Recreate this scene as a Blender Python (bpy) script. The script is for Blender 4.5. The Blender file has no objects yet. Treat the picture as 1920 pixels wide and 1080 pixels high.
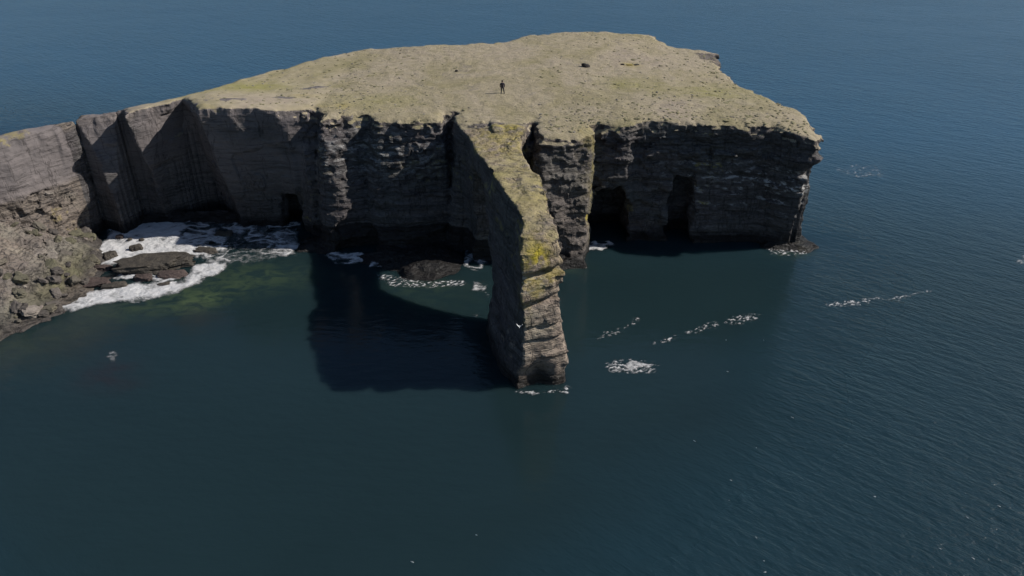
import bpy, math, random
import numpy as np
from mathutils import Vector, Matrix

random.seed(4)
R = math.radians
sc = bpy.context.scene
COL = sc.collection

# ------------------------------------------------------------------ camera
CAM_H, PITCH, FPX = 46.4, 30.0, 1423.0
cam_d = bpy.data.cameras.new("camera")
cam_d.sensor_width = 36.0
cam_d.lens = FPX / 1920 * 36
cam_d.clip_start = 0.5
cam_d.clip_end = 20000
cam = bpy.data.objects.new("camera", cam_d)
COL.objects.link(cam)
cam.location = (0, 0, CAM_H)
cam.rotation_euler = (R(90 - PITCH), 0, 0)
sc.camera = cam

# ------------------------------------------------------------------ light
SUN_EL, SUN_AZ = 37.5, 4.0        # azimuth from +X towards +Y
world = bpy.data.worlds.new("World")
sc.world = world
world.use_nodes = True
wn = world.node_tree.nodes
sky = wn.new("ShaderNodeTexSky")
sky.sky_type = 'NISHITA'
sky.sun_disc = False
sky.dust_density = 0.3
sky.ozone_density = 3.0
sky.sun_elevation = R(SUN_EL)
sky.sun_rotation = R(90 - SUN_AZ)
world.node_tree.links.new(sky.outputs[0], wn["Background"].inputs[0])
wn["Background"].inputs[1].default_value = 0.06
sd = bpy.data.lights.new("sun", 'SUN')
sd.energy = 4.15
sd.angle = R(0.6)
sd.color = (1.0, 0.95, 0.87)
sun = bpy.data.objects.new("sun", sd)
COL.objects.link(sun)
to_sun = Vector((math.cos(R(SUN_EL)) * math.cos(R(SUN_AZ)), math.cos(R(SUN_EL)) * math.sin(R(SUN_AZ)), math.sin(R(SUN_EL))))
sun.rotation_euler = to_sun.to_track_quat('Z', 'Y').to_euler()
sun.location = (60, 0, 60)
vs = sc.view_settings
vs.view_transform = 'Standard'
vs.look = 'None'
vs.exposure = 0.42
vs.gamma = 1.0
vs.use_curve_mapping = False
sc.cycles.max_bounces = 6
sc.cycles.transparent_max_bounces = 12

# ------------------------------------------------------------------ helpers
def at(px, py, z=0.0):
    """A surveyed picture point turned into its place in the world at height z."""
    u = (px - 960) / FPX
    v = (540 - py) / FPX
    cp, sp = math.cos(R(PITCH)), math.sin(R(PITCH))
    t = (z - CAM_H) / (-sp + v * cp)
    return (t * u, t * (cp + v * sp))

_rng = np.random.RandomState(11)
_P = _rng.permutation(256).astype(np.int32)
_V = _rng.rand(256).astype(np.float32) * 2 - 1

def hsh(a, b, c, seed=0):
    return _P[(_P[(_P[(a + seed * 37) & 255] + b) & 255] + c) & 255]

def vnoise(x, y, z, seed=0):
    xi = np.floor(x).astype(np.int32); yi = np.floor(y).astype(np.int32); zi = np.floor(z).astype(np.int32)
    fx = (x - xi).astype(np.float32); fy = (y - yi).astype(np.float32); fz = (z - zi).astype(np.float32)
    fx = fx * fx * (3 - 2 * fx); fy = fy * fy * (3 - 2 * fy); fz = fz * fz * (3 - 2 * fz)
    r = 0
    for dx in (0, 1):
        wx = fx if dx else 1 - fx
        for dy in (0, 1):
            wy = fy if dy else 1 - fy
            for dz in (0, 1):
                wz = fz if dz else 1 - fz
                r = r + wx * wy * wz * _V[hsh(xi + dx, yi + dy, zi + dz, seed)]
    return r

def fbm(x, y, z, o=3, seed=0):
    r, a, f = 0, 1.0, 1.0
    for i in range(o):
        r = r + a * vnoise(x * f, y * f, z * f, seed + i)
        a *= 0.5; f *= 2.03
    return r / 1.6

def cells(x, y, z, seed=0):
    """random value per box-shaped block, in -1..1"""
    zi = np.floor(z).astype(np.int32)
    o = _V[hsh(zi, zi * 0, zi * 0, seed)] * 3
    xi = np.floor(x + o).astype(np.int32); yi = np.floor(y + o * 0.7).astype(np.int32)
    return _V[hsh(xi, yi, zi, seed + 3)]

def sstep(a, b, x):
    t = np.clip((x - a) / (b - a), 0, 1)
    return t * t * (3 - 2 * t)

def poly_sd(poly, X, Y, closed=True):
    """signed distance to a polygon (negative inside) and index of nearest edge"""
    n = len(poly)
    best = np.full(X.shape, 1e18); idx = np.zeros(X.shape, np.int32)
    inside = np.zeros(X.shape, bool)
    for i in range(n):
        x0, y0 = poly[i]; x1, y1 = poly[(i + 1) % n]
        ex, ey = x1 - x0, y1 - y0
        t = np.clip(((X - x0) * ex + (Y - y0) * ey) / (ex * ex + ey * ey + 1e-12), 0, 1)
        d = (X - x0 - t * ex) ** 2 + (Y - y0 - t * ey) ** 2
        m = d < best
        best = np.where(m, d, best); idx = np.where(m, i, idx)
        c = ((y0 > Y) != (y1 > Y)) & (X < (x1 - x0) * (Y - y0) / (y1 - y0 + 1e-12) + x0)
        inside ^= c
    d = np.sqrt(best)
    return np.where(inside, -d, d), idx

def tps(pts, vals, X, Y, lam=2.0):
    pts = np.array(pts, float) / 50.0; vals = np.array(vals, float)
    n = len(pts)
    def U(r2): return np.where(r2 > 1e-12, r2 * np.log(np.maximum(r2, 1e-12)), 0)
    D = ((pts[:, None] - pts[None]) ** 2).sum(-1)
    A = np.zeros((n + 3, n + 3))
    A[:n, :n] = U(D) + np.eye(n) * lam * 1e-3
    A[:n, n] = 1; A[:n, n + 1:] = pts; A[n, :n] = 1; A[n + 1:, :n] = pts.T
    w = np.linalg.solve(A, np.concatenate([vals, [0, 0, 0]]))
    out = w[n] + w[n + 1] * X / 50 + w[n + 2] * Y / 50
    for i in range(n):
        out = out + w[i] * U((X / 50 - pts[i, 0]) ** 2 + (Y / 50 - pts[i, 1]) ** 2)
    return out

def tag(o, label=None, cat=None, group=None, kind=None):
    if label: o['label'] = label
    if cat: o['category'] = cat
    if group: o['group'] = group
    if kind: o['kind'] = kind
    return o

def mesh_np(name, V, F, mat, parent=None, attrs=None, smooth=True):
    me = bpy.data.meshes.new(name)
    V = np.ascontiguousarray(V, np.float32); F = np.ascontiguousarray(F, np.int32)
    k = F.shape[1]
    me.vertices.add(len(V)); me.vertices.foreach_set("co", V.ravel())
    me.loops.add(F.size); me.loops.foreach_set("vertex_index", F.ravel())
    me.polygons.add(len(F))
    me.polygons.foreach_set("loop_start", np.arange(0, F.size, k, dtype=np.int32))
    me.polygons.foreach_set("use_smooth", np.full(len(F), smooth))
    if attrs:
        for an, av in attrs.items():
            if av.ndim == 2:
                a = me.attributes.new(an, 'FLOAT_COLOR', 'POINT')
                a.data.foreach_set("color", np.ascontiguousarray(av, np.float32).ravel())
            else:
                a = me.attributes.new(an, 'FLOAT', 'POINT')
                a.data.foreach_set("value", np.ascontiguousarray(av, np.float32))
    me.update(calc_edges=True)
    me.materials.append(mat)
    o = bpy.data.objects.new(name, me)
    COL.objects.link(o)
    if parent: o.parent = parent
    return o

def submesh(V, F, mask, attrs):
    F2 = F[mask]
    used = np.unique(F2)
    m = np.full(len(V), -1, np.int32); m[used] = np.arange(len(used))
    return V[used], m[F2], {k: a[used] for k, a in attrs.items()}

def empty(name, loc=(0, 0, 0), rz=0.0):
    o = bpy.data.objects.new(name, None)
    COL.objects.link(o); o.location = loc; o.rotation_euler = (0, 0, rz)
    o.empty_display_size = 0.3
    return o

# ------------------------------------------------------------------ materials
class NT:
    def __init__(s, name):
        s.m = bpy.data.materials.new(name); s.m.use_nodes = True
        s.t = s.m.node_tree; s.n = s.t.nodes; s.l = s.t.links
        s.b = s.n["Principled BSDF"]
        s.out = s.n["Material Output"]
        s.geo = s.n.new("ShaderNodeNewGeometry")
        s.pos = s.geo.outputs["Position"]
    def link(s, a, b): s.l.new(a, b)
    def setv(s, inp, v):
        if isinstance(v, bpy.types.NodeSocket): s.l.new(v, inp)
        else:
            if isinstance(v, (tuple, list)) and len(v) == 3 and inp.type == 'RGBA': v = (*v, 1)
            inp.default_value = v
    def math(s, op, a, b=0.0, clamp=False):
        n = s.n.new("ShaderNodeMath"); n.operation = op; n.use_clamp = clamp
        s.setv(n.inputs[0], a); s.setv(n.inputs[1], b)
        return n.outputs[0]
    def mix(s, f, a, b, blend='MIX'):
        n = s.n.new("ShaderNodeMix"); n.data_type = 'RGBA'; n.blend_type = blend
        s.setv(n.inputs[0], f); s.setv(n.inputs[6], a); s.setv(n.inputs[7], b)
        return n.outputs[2]
    def attr(s, name):
        n = s.n.new("ShaderNodeAttribute"); n.attribute_name = name
        return n
    def map(s, scale=(1, 1, 1), rot=(0, 0, 0), loc=(0, 0, 0), src=None):
        n = s.n.new("ShaderNodeMapping")
        s.link(src or s.pos, n.inputs[0])
        n.inputs[1].default_value = loc; n.inputs[2].default_value = rot; n.inputs[3].default_value = scale
        return n.outputs[0]
    def noise(s, vec, scale=1.0, detail=4, rough=0.55, dist=0.0):
        n = s.n.new("ShaderNodeTexNoise"); s.link(vec, n.inputs["Vector"])
        n.inputs["Scale"].default_value = scale; n.inputs["Detail"].default_value = detail
        n.inputs["Roughness"].default_value = rough; n.inputs["Distortion"].default_value = dist
        return n.outputs[0]
    def voro(s, vec, scale=1.0, feature='F1', rnd=1.0):
        n = s.n.new("ShaderNodeTexVoronoi"); s.link(vec, n.inputs["Vector"])
        n.feature = feature; n.inputs["Scale"].default_value = scale
        n.inputs["Randomness"].default_value = rnd
        return n
    def ramp(s, f, stops):
        n = s.n.new("ShaderNodeValToRGB"); s.link(f, n.inputs[0])
        el = n.color_ramp.elements
        while len(el) > 1: el.remove(el[-1])
        el[0].position = stops[0][0]; c = stops[0][1]
        el[0].color = (c, c, c, 1) if not isinstance(c, tuple) else (*c, 1)
        for p, c in stops[1:]:
            e = el.new(p); e.color = (c, c, c, 1) if not isinstance(c, tuple) else (*c, 1)
        return n.outputs[0]
    def bump(s, h, strength=1.0, dist=0.1, normal=None):
        n = s.n.new("ShaderNodeBump"); s.setv(n.inputs["Height"], h)
        s.setv(n.inputs["Strength"], strength); s.setv(n.inputs["Distance"], dist)
        if normal: s.link(normal, n.inputs["Normal"])
        return n.outputs[0]
    def fin(s, color, rough=0.9, normal=None, spec=0.3):
        s.setv(s.b.inputs["Base Color"], color); s.setv(s.b.inputs["Roughness"], rough)
        s.setv(s.b.inputs["Specular IOR Level"], spec)
        if normal: s.link(normal, s.b.inputs["Normal"])
        return s.m

def land_material():
    s = NT("headland_rock_and_turf")
    z1 = s.attr("cover"); sp1 = s.n.new("ShaderNodeSeparateColor"); s.link(z1.outputs["Color"], sp1.inputs[0])
    grass, lich, guano = sp1.outputs
    z2 = s.attr("tone"); sp2 = s.n.new("ShaderNodeSeparateColor"); s.link(z2.outputs["Color"], sp2.inputs[0])
    wet, alga, pale = sp2.outputs
    # rock
    strat = s.noise(s.map((0.12, 0.12, 1.9), (0.03, 0.02, 0)), 1.0, 6, 0.62, 0.4)
    big = s.noise(s.map((0.11, 0.11, 0.16)), 1.0, 5, 0.6)
    fine = s.noise(s.map((2.4, 2.4, 4.5)), 1.0, 6, 0.65)
    rock = s.ramp(strat, [(0.28, (0.050, 0.045, 0.046)), (0.48, (0.095, 0.083, 0.085)), (0.66, (0.140, 0.124, 0.122)), (0.8, (0.20, 0.18, 0.17))])
    rock = s.mix(s.ramp(big, [(0.35, 0.0), (0.7, 0.55)]), rock, (0.085, 0.098, 0.090))
    rock = s.mix(s.ramp(fine, [(0.35, 0.55), (0.6, 0.0)]), rock, (0.025, 0.022, 0.022))
    # weathered upper rock is paler and browner; sunward faces carry painted sunlight
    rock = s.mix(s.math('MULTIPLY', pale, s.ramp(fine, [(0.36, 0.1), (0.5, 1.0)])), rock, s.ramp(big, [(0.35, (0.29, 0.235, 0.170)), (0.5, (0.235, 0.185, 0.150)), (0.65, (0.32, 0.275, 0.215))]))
    sl = s.attr('slab').outputs['Fac']
    slc = s.ramp(s.noise(s.map((0.25, 0.25, 0.5)), 1.0, 6, 0.6), [(0.3, (0.125, 0.110, 0.110)), (0.7, (0.182, 0.158, 0.155))])
    slc = s.mix(s.ramp(fine, [(0.30, 0.5), (0.42, 0.0)]), slc, (0.06, 0.05, 0.05))
    rock = s.mix(s.math('MULTIPLY', sl, 0.85), rock, slc)
    rock = s.mix(s.math('MULTIPLY', alga, 0.6), rock, (0.115, 0.115, 0.052))
    def crack(vec, w):
        n = s.noise(vec, 1.0, 5, 0.6, 0.3)
        return s.ramp(s.math('ABSOLUTE', s.math('SUBTRACT', n, 0.5)), [(0.0, 0.0), (w, 1.0)])
    ck = s.math('MULTIPLY', crack(s.map((0.42, 0.42, 0.06), (0.08, 0.05, 0)), 0.014), crack(s.map((0.05, 0.05, 0.75), (0.04, -0.03, 0)), 0.016))
    rock = s.mix(s.math('MULTIPLY', s.math('SUBTRACT', 1.0, ck), 0.55), rock, (0.016, 0.014, 0.014))
    # white bird lime along ledges
    gn = s.ramp(s.noise(s.map((0.9, 0.9, 2.6)), 1.0, 5, 0.7, 0.5), [(0.50, 0.0), (0.60, 1.0)])
    rock = s.mix(s.math('MULTIPLY', guano, gn), rock, (0.55, 0.54, 0.52))
    ln = s.ramp(s.noise(s.map((0.8, 0.8, 0.8)), 1.0, 5, 0.65), [(0.38, 0.0), (0.56, 1.0)])
    rock = s.mix(s.math('MULTIPLY', lich, ln), rock, (0.36, 0.29, 0.035))
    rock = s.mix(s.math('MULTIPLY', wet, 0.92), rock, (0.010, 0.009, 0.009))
    # turf
    g1 = s.noise(s.map((0.10, 0.07, 0.1), (0, 0, 0.35)), 1.0, 7, 0.62, 0.6)
    g2 = s.noise(s.map((0.55, 0.9, 0.5), (0, 0, 0.3)), 1.0, 6, 0.65)
    g3 = s.noise(s.map((3.2, 4.6, 3.2)), 1.0, 5, 0.7)
    turf = s.ramp(g1, [(0.30, (0.215, 0.188, 0.098)), (0.42, (0.275, 0.233, 0.145)), (0.56, (0.325, 0.272, 0.195)), (0.72, (0.290, 0.236, 0.188))])
    turf = s.mix(s.ramp(g2, [(0.34, 0.5), (0.50, 0.0)]), turf, (0.200, 0.178, 0.098))
    turf = s.mix(s.ramp(g2, [(0.56, 0.0), (0.74, 0.6)]), turf, (0.33, 0.295, 0.205))
    turf = s.mix(s.ramp(g3, [(0.28, 0.55), (0.42, 0.0)]), turf, (0.11, 0.098, 0.055))
    # bare brown scuffs with pale specks
    v = s.noise(s.map((0.34, 0.5, 0.3), (0, 0, 0.2), (7, 3, 0)), 1.0, 7, 0.7, 0.8)
    turf = s.mix(s.ramp(v, [(0.60, 0.0), (0.68, 0.65)]), turf, (0.175, 0.150, 0.130))
    turf = s.mix(s.math('MULTIPLY', lich, s.ramp(g2, [(0.4, 0.2), (0.6, 0.95)])), turf, (0.34, 0.27, 0.05))
    turf = s.mix(s.math('MULTIPLY', alga, s.ramp(g2, [(0.40, 1.0), (0.75, 0.35)])), turf, (0.225, 0.208, 0.070))
    gm = s.math('ADD', grass, s.math('MULTIPLY', s.math('SUBTRACT', g2, 0.5), 0.9), True)
    gm = s.ramp(gm, [(0.42, 0.0), (0.55, 1.0)])
    col = s.mix(gm, rock, turf)
    # relief
    hr = s.math('ADD', s.math('MULTIPLY', strat, 1.0), s.math('MULTIPLY', fine, 0.55))
    vor = s.voro(s.map((1.3, 1.3, 2.6)), 1.0).outputs["Distance"]
    hr = s.math('ADD', hr, s.math('ADD', s.math('MULTIPLY', vor, 0.35), s.math('MULTIPLY', ck, 0.3)))
    hg = s.math('ADD', s.math('MULTIPLY', g2, 1.0), s.math('MULTIPLY', g3, 0.5))
    hh = s.n.new("ShaderNodeMix"); hh.data_type = 'FLOAT'
    s.link(gm, hh.inputs[0]); s.link(hr, hh.inputs[2]); s.link(hg, hh.inputs[3])
    nrm = s.bump(hh.outputs[0], s.math('SUBTRACT', 0.75, s.math('MULTIPLY', sl, 0.5)), 0.55)
    rg = s.math('SUBTRACT', 0.95, s.math('MULTIPLY', wet, 0.5))
    return s.fin(col, rg, nrm, 0.25)

def simple_rock(name, c0, c1, sc_=1.0, rough=0.8):
    s = NT(name)
    tc = s.n.new("ShaderNodeTexCoord")
    n1 = s.noise(s.pos, 0.9 * sc_, 6, 0.65)
    n2 = s.noise(s.pos, 5 * sc_, 5, 0.7)
    c = s.ramp(n1, [(0.3, c0), (0.7, c1)])
    c = s.mix(s.ramp(n2, [(0.35, 0.6), (0.55, 0.0)]), c, tuple(v * 0.4 for v in c0))
    return s.fin(c, rough, s.bump(s.math('ADD', n1, s.math('MULTIPLY', n2, 0.4)), 0.8, 0.35), 0.4)

def boulder_material():
    s = NT('weathered_boulder')
    oi = s.n.new('ShaderNodeObjectInfo').outputs['Random']
    n1 = s.noise(s.pos, 1.4, 6, 0.65); n2 = s.noise(s.pos, 7.0, 5, 0.7)
    c = s.ramp(oi, [(0.0, (0.075, 0.066, 0.060)), (0.35, (0.125, 0.108, 0.096)), (0.6, (0.115, 0.108, 0.070)), (0.8, (0.185, 0.150, 0.135)), (1.0, (0.27, 0.245, 0.21))])
    c = s.mix(s.ramp(n1, [(0.35, 0.55), (0.6, 0.0)]), c, (0.05, 0.044, 0.04))
    return s.fin(c, 0.95, s.bump(s.math('ADD', n1, s.math('MULTIPLY', n2, 0.4)), 0.8, 0.3), 0.3)

def plain(name, c, rough=0.8, var=0.25, spec=0.3):
    s = NT(name)
    n1 = s.noise(s.pos, 9.0, 4, 0.6)
    col = s.mix(s.ramp(n1, [(0.3, var), (0.7, 0.0)]), c, tuple(v * 0.5 for v in c))
    return s.fin(col, rough, s.bump(n1, 0.3, 0.01), spec)

def water_material():
    s = NT("sea_water")
    a = s.attr("sea"); sp = s.n.new("ShaderNodeSeparateColor"); s.link(a.outputs["Color"], sp.inputs[0])
    rip, shal, kelp = sp.outputs
    big = s.noise(s.map((0.025, 0.04, 0.02), (0, 0, 0.5)), 1.0, 5, 0.6, 0.8)
    deep = s.ramp(big, [(0.3, (0.0094, 0.0205, 0.0235)), (0.7, (0.0115, 0.0250, 0.0290))])
    deep = s.mix(rip, deep, (0.0100, 0.0275, 0.0370))  # open rippled water bluer, reflected sky put into the colour
    deep = s.mix(a.outputs['Alpha'], deep, (0.0150, 0.0620, 0.1150))  # reflected sky mixed into the base colour of the far water
    rn = s.noise(s.map((0.45, 0.7, 0.4), (0, 0, 0.4)), 1.0, 6, 0.65, 0.7)
    deep = s.mix(s.math('MULTIPLY', shal, s.ramp(rn, [(0.40, 0.15), (0.60, 1.15)])), deep, (0.046, 0.070, 0.038))
    deep = s.mix(s.math('MULTIPLY', kelp, s.ramp(rn, [(0.35, 0.2), (0.6, 1.0)])), deep, (0.019, 0.017, 0.020))
    # wind ripples: crests run right and towards the viewer
    rz = R(38)
    def layer(sx, sy, off, d=3, rough=0.5, dist=0.0):
        m1 = s.map((1, 1, 1), (0, 0, rz), off)
        m2 = s.map((sx, sy, 1), (0, 0, 0), (0, 0, 0), m1)
        return s.noise(m2, 1.0, d, rough, dist)
    w1 = layer(0.12, 0.42, (3, 1, 0), 3, 0.5, 0.3)
    w2 = layer(0.45, 1.35, (9, 4, 0), 4, 0.55, 0.5)
    w3 = layer(1.4, 2.8, (1, 7, 0), 3, 0.6)
    gust = s.ramp(s.noise(s.map((0.03, 0.045, 0.03), (0, 0, 0.3), (5, 5, 0)), 1.0, 3, 0.5), [(0.3, 0.55), (0.7, 1.0)])
    h = s.math('ADD', s.math('MULTIPLY', w1, 0.22), s.math('ADD', s.math('MULTIPLY', w2, 0.30), s.math('MULTIPLY', w3, 0.14)))
    calm_w = s.noise(s.map((0.5, 1.1, 0.5), (0, 0, 0.2)), 1.0, 3, 0.5)
    h = s.math('ADD', s.math('MULTIPLY', h, s.math('MULTIPLY', rip, gust)), s.math('MULTIPLY', calm_w, 0.05))
    nrm = s.bump(h, 1.0, 1.0)
    m = s.fin(deep, s.math('ADD', 0.10, s.math('MULTIPLY', rip, 0.18)), nrm, 0.5)
    s.b.inputs["IOR"].default_value = 1.333
    # light spreads inside the murky water
    s.b.subsurface_method = "BURLEY"
    s.b.inputs["Subsurface Weight"].default_value = 1.0
    s.b.inputs["Subsurface Radius"].default_value = (1.0, 1.2, 1.2)
    s.b.inputs["Subsurface Scale"].default_value = 1.3
    return m

def foam_material():
    s = NT("sea_foam_white")
    a = s.attr("foam").outputs["Fac"]
    n1 = s.noise(s.map((1, 1, 1)), 1.6, 7, 0.72, 0.9)
    n2 = s.noise(s.map((1, 1, 1)), 6.0, 4, 0.6)
    n3 = s.noise(s.map((0.9, 1.6, 1), (0, 0, 0.5)), 1.3, 8, 0.75, 1.6)
    k = s.math('ADD', a, s.math('MULTIPLY', s.math('SUBTRACT', n1, 0.5), 0.9))
    k = s.math('ADD', k, s.math('MULTIPLY', s.math('SUBTRACT', n3, 0.5), 1.0))
    k = s.math('ADD', k, s.math('MULTIPLY', s.math('SUBTRACT', n2, 0.5), 0.25))
    k = s.ramp(k, [(0.22, 0.0), (0.50, 0.35), (0.88, 0.95)])
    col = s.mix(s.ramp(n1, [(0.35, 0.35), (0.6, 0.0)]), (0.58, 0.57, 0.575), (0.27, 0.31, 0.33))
    s.fin(col, 0.7, s.bump(s.math('ADD', n1, s.math('MULTIPLY', n2, 0.3)), 0.6, 0.3), 0.3)
    tr = s.n.new("ShaderNodeBsdfTransparent"); mx = s.n.new("ShaderNodeMixShader")
    s.link(k, mx.inputs[0]); s.link(tr.outputs[0], mx.inputs[1]); s.link(s.b.outputs[0], mx.inputs[2])
    s.link(mx.outputs[0], s.out.inputs[0])
    return s.m

M_LAND = land_material()
M_WATER = water_material()
M_FOAM = foam_material()

# ------------------------------------------------------------------ sea
def graded(lo, hi, a, b, step, g=1.12):
    c = list(np.arange(a, b, step))
    d, x = step, a
    left = []
    while x > lo:
        d *= g; x -= d; left.append(x)
    d, x = step, c[-1]
    right = []
    while x < hi:
        d *= g; x += d; right.append(x)
    return np.array(left[::-1] + c + right)

gx = graded(-6000, 6000, -75, 80, 0.6)
gy = graded(-1500, 9000, 30, 130, 0.6)
GX, GY = np.meshgrid(gx, gy, indexing='ij')
calm_poly = [at(*p) for p in [(-200, 240), (60, 240), (560, 300), (1100, 400), (1500, 455), (1480, 540), (1435, 620), (1330, 740), (1180, 850), (1050, 950), (960, 1060), (900, 1200), (250, 1200), (120, 1060), (-80, 900), (-300, 860)]]
cd, _ = poly_sd(calm_poly, GX, GY)
cd = cd + 5 * fbm(GX / 9, GY / 9, GX * 0, 3, 5)
rip = 0.05 + 0.95 * sstep(-4, 13, cd)
def blob(px, py, rx, ry, rot=0, z=0):
    x, y = at(px, py, z); c, s_ = math.cos(rot), math.sin(rot)
    u = ((GX - x) * c + (GY - y) * s_) / rx; v = (-(GX - x) * s_ + (GY - y) * c) / ry
    return np.exp(-(u * u + v * v))
shal = 0.85 * blob(378, 562, 3.4, 2.4, 0.5) + 0.5 * blob(330, 545, 4, 2.5) + 0.42 * blob(450, 520, 5, 4) + 0.30 * blob(520, 520, 6, 3.5) + 0.4 * blob(250, 580, 6, 2) \
    + 0.14 * blob(800, 560, 7, 4) + 0.3 * blob(800, 535, 4, 1.5) + 0.25 * blob(60, 640, 6, 2.5, 0.5) + 0.4 * blob(1030, 505, 4, 1.5) + 0.4 * blob(1490, 475, 3, 1.5)
kelp = 0.85 * blob(200, 700, 2.6, 2.4, 0.4) + 0.3 * blob(370, 600, 4, 2) + 0.35 * blob(240, 720, 2, 1.5) + 0.2 * blob(100, 640, 8, 3)
n = len(gx); m = len(gy)
idx = np.arange(n * m).reshape(n, m)
SF = np.stack([idx[:-1, :-1], idx[1:, :-1], idx[1:, 1:], idx[:-1, 1:]], -1).reshape(-1, 4)
SV = np.stack([GX.ravel(), GY.ravel(), np.zeros(n * m)], -1)
far_sky_tint = sstep(85, 170, GY + 0.25 * GX)  # far water painted bluer in place of reflected sky
sea_attr = np.stack([rip.ravel(), np.clip(shal, 0, 1).ravel(), np.clip(kelp, 0, 1).ravel(), far_sky_tint.ravel()], -1)
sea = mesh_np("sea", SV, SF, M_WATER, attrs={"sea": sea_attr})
tag(sea, "dark teal sea, calm in the shelter of the cliffs and rippled to the right", kind='structure')

# ------------------------------------------------------------------ headland: plan and heights
back_px = [(1540, 258, 15.3), (1500, 210, 16.3), (1460, 192, 16.5), (1390, 160, 16.8), (1352, 130, 17), (1342, 98, 17), (1260, 85, 17.5), (1215, 62, 18.5), (1110, 56, 19), (1000, 63, 19), (962, 73, 18.7),
           (930, 79, 18.5), (780, 84, 18.4), (680, 91, 17.9), (620, 103, 17.7), (480, 140, 17.3), (340, 181, 16.9), (235, 203, 16.3), (135, 223, 15.9), (60, 238, 16), (0, 250, 16.2), (-120, 268, 16.5)]
front_px = [(-120, 285, 16), (0, 262, 16), (60, 246, 15.9), (135, 229, 15.7), (150, 213, 15.8), (184, 209, 16.1), (228, 204, 16.4), (235, 213, 17.1), (342, 183, 17.2), (362, 189, 17.7), (371, 202, 18.1), (460, 201, 18.1),
            (535, 208, 17.5), (598, 198, 17.4), (603, 219, 17.3), (690, 210, 17.0), (715, 222, 16.9), (825, 224, 16.8), (832, 210, 16.8), (852, 210, 16.8), (862, 236, 16.5), (985, 238, 16.5), (1000, 222, 16.6), (1012, 240, 16.5), (1018, 257, 16.2), (1104, 249, 16.2), (1112, 234, 16.5),
            (1180, 232, 16.7), (1195, 226, 16.8), (1300, 230, 16.6), (1450, 240, 16.2), (1500, 256, 15.8), (1536, 268, 15.2)]
BK = [at(*p) for p in back_px]
FR = [at(*p) for p in front_px]
PLAN = FR + BK
NFR = len(FR)
TP = list(BK) + list(FR)
TZ = [p[2] for p in back_px] + [p[2] for p in front_px]
for p in [(942, 176, 17.4), (700, 150, 17.3), (1200, 150, 17.7), (1350, 190, 17.0), (500, 170, 17.2), (850, 120, 17.9), (1100, 200, 17.0), (1480, 225, 16.5)]:
    TP.append(at(*p)); TZ.append(p[2])

hx = 0.21
AX = np.arange(-74, 43, hx)
AY = np.concatenate([np.arange(56.5, 101, hx), np.arange(101, 142, 0.34)])
AZ = np.arange(-1.7, 20.2, hx)
X2, Y2 = np.meshgrid(AX, AY, indexing='ij')
ZT = tps(TP, TZ, X2, Y2)
ZT += 0.16 * fbm(X2 / 7, Y2 / 7, X2 * 0, 3, 21) + 0.05 * fbm(X2 / 1.1, Y2 / 1.1, X2 * 0, 2, 31)
D2, EI = poly_sd(PLAN, X2, Y2)
# how far the foot stands out (per edge; back slopes out well)
bf = np.interp(X2, [-60, -57.5, -56, -48, -31, -28.5, -27, -22, -14, -8, 2, 4, 9.5, 10.5, 14, 22, 24, 39], [1, 0.3, -1.6, -2.8, -2.8, -0.5, 1.8, 4.6, 4.2, 2.0, 2.0, 3.0, 3.0, 0.0, 0.2, 0.2, 0.6, -1.6])
bat = np.where(EI >= NFR, np.interp(X2, [-74, 3, 14], [5.0, 5.0, 0.0]), np.where(EI == NFR - 1, -1.5, bf))
# promontory skirt on the left
shore = [at(*p) for p in [(-300, 790), (-60, 665), (0, 634), (60, 611), (100, 592), (150, 562), (178, 535), (192, 510), (190, 470), (188, 435), (200, 420), (205, 380), (300, 330), (300, 240), (-500, 240)]]
SDS, _ = poly_sd(shore, X2, Y2)
SS = -SDS
HP = np.interp(SS + 0.9 * fbm(X2 / 4, Y2 / 4, X2 * 0, 3, 41), [-6, -1.5, 0, 1.5, 6, 10.5, 11.6, 16.2, 40], [-4, -1.0, 0.05, 1.1, 3.6, 7.2, 8.6, 16.2, 16.6])
for gx0, gw, gd in ((-57.6, 0.45, 2.6), (-55.9, 0.6, 1.6), (-60.5, 0.5, 1.4)):
    HP = HP - gd * np.exp(-((X2 - gx0 + 0.45 * (Y2 - 86) + 0.3 * fbm(X2 / 2, Y2 / 2, X2 * 0, 2, 43)) / gw) ** 2) * sstep(10.5, 12.5, SS) * sstep(17.5, 15.5, SS)
HP = np.where(D2 < 4, HP, HP - (Y2 > 93) * 8 * sstep(0, 4, SS * 0 + (Y2 - 93)))
# low apron of fallen rock below the cliff, and ledges
def poly_h(pl, h, fall):
    d, _ = poly_sd([at(*p) for p in pl], X2, Y2)
    return np.interp(-d, [-3, 0, fall, fall + 3], [-3, -0.1, h, h * 1.25])
HL = poly_h([(560, 470), (640, 480), (715, 505), (745, 521), (800, 527), (845, 522), (865, 505), (880, 450), (560, 440)], 0.75, 2.4)
HL = np.maximum(HL, poly_h([(1018, 500), (1035, 505), (1100, 503), (1098, 470), (1018, 470)], 1.0, 0.6))
HL = np.maximum(HL, poly_h([(1425, 466), (1515, 474), (1535, 465), (1500, 440), (1430, 440)], 0.5, 0.7))
HL = np.maximum(HL, poly_h([(150, 420), (190, 428), (350, 418), (450, 420), (545, 425), (540, 390), (200, 380), (150, 400)], 1.3, 1.3))
HL = HL + 0.35 * fbm(X2 / 1.6, Y2 / 1.6, X2 * 0, 3, 51)

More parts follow.
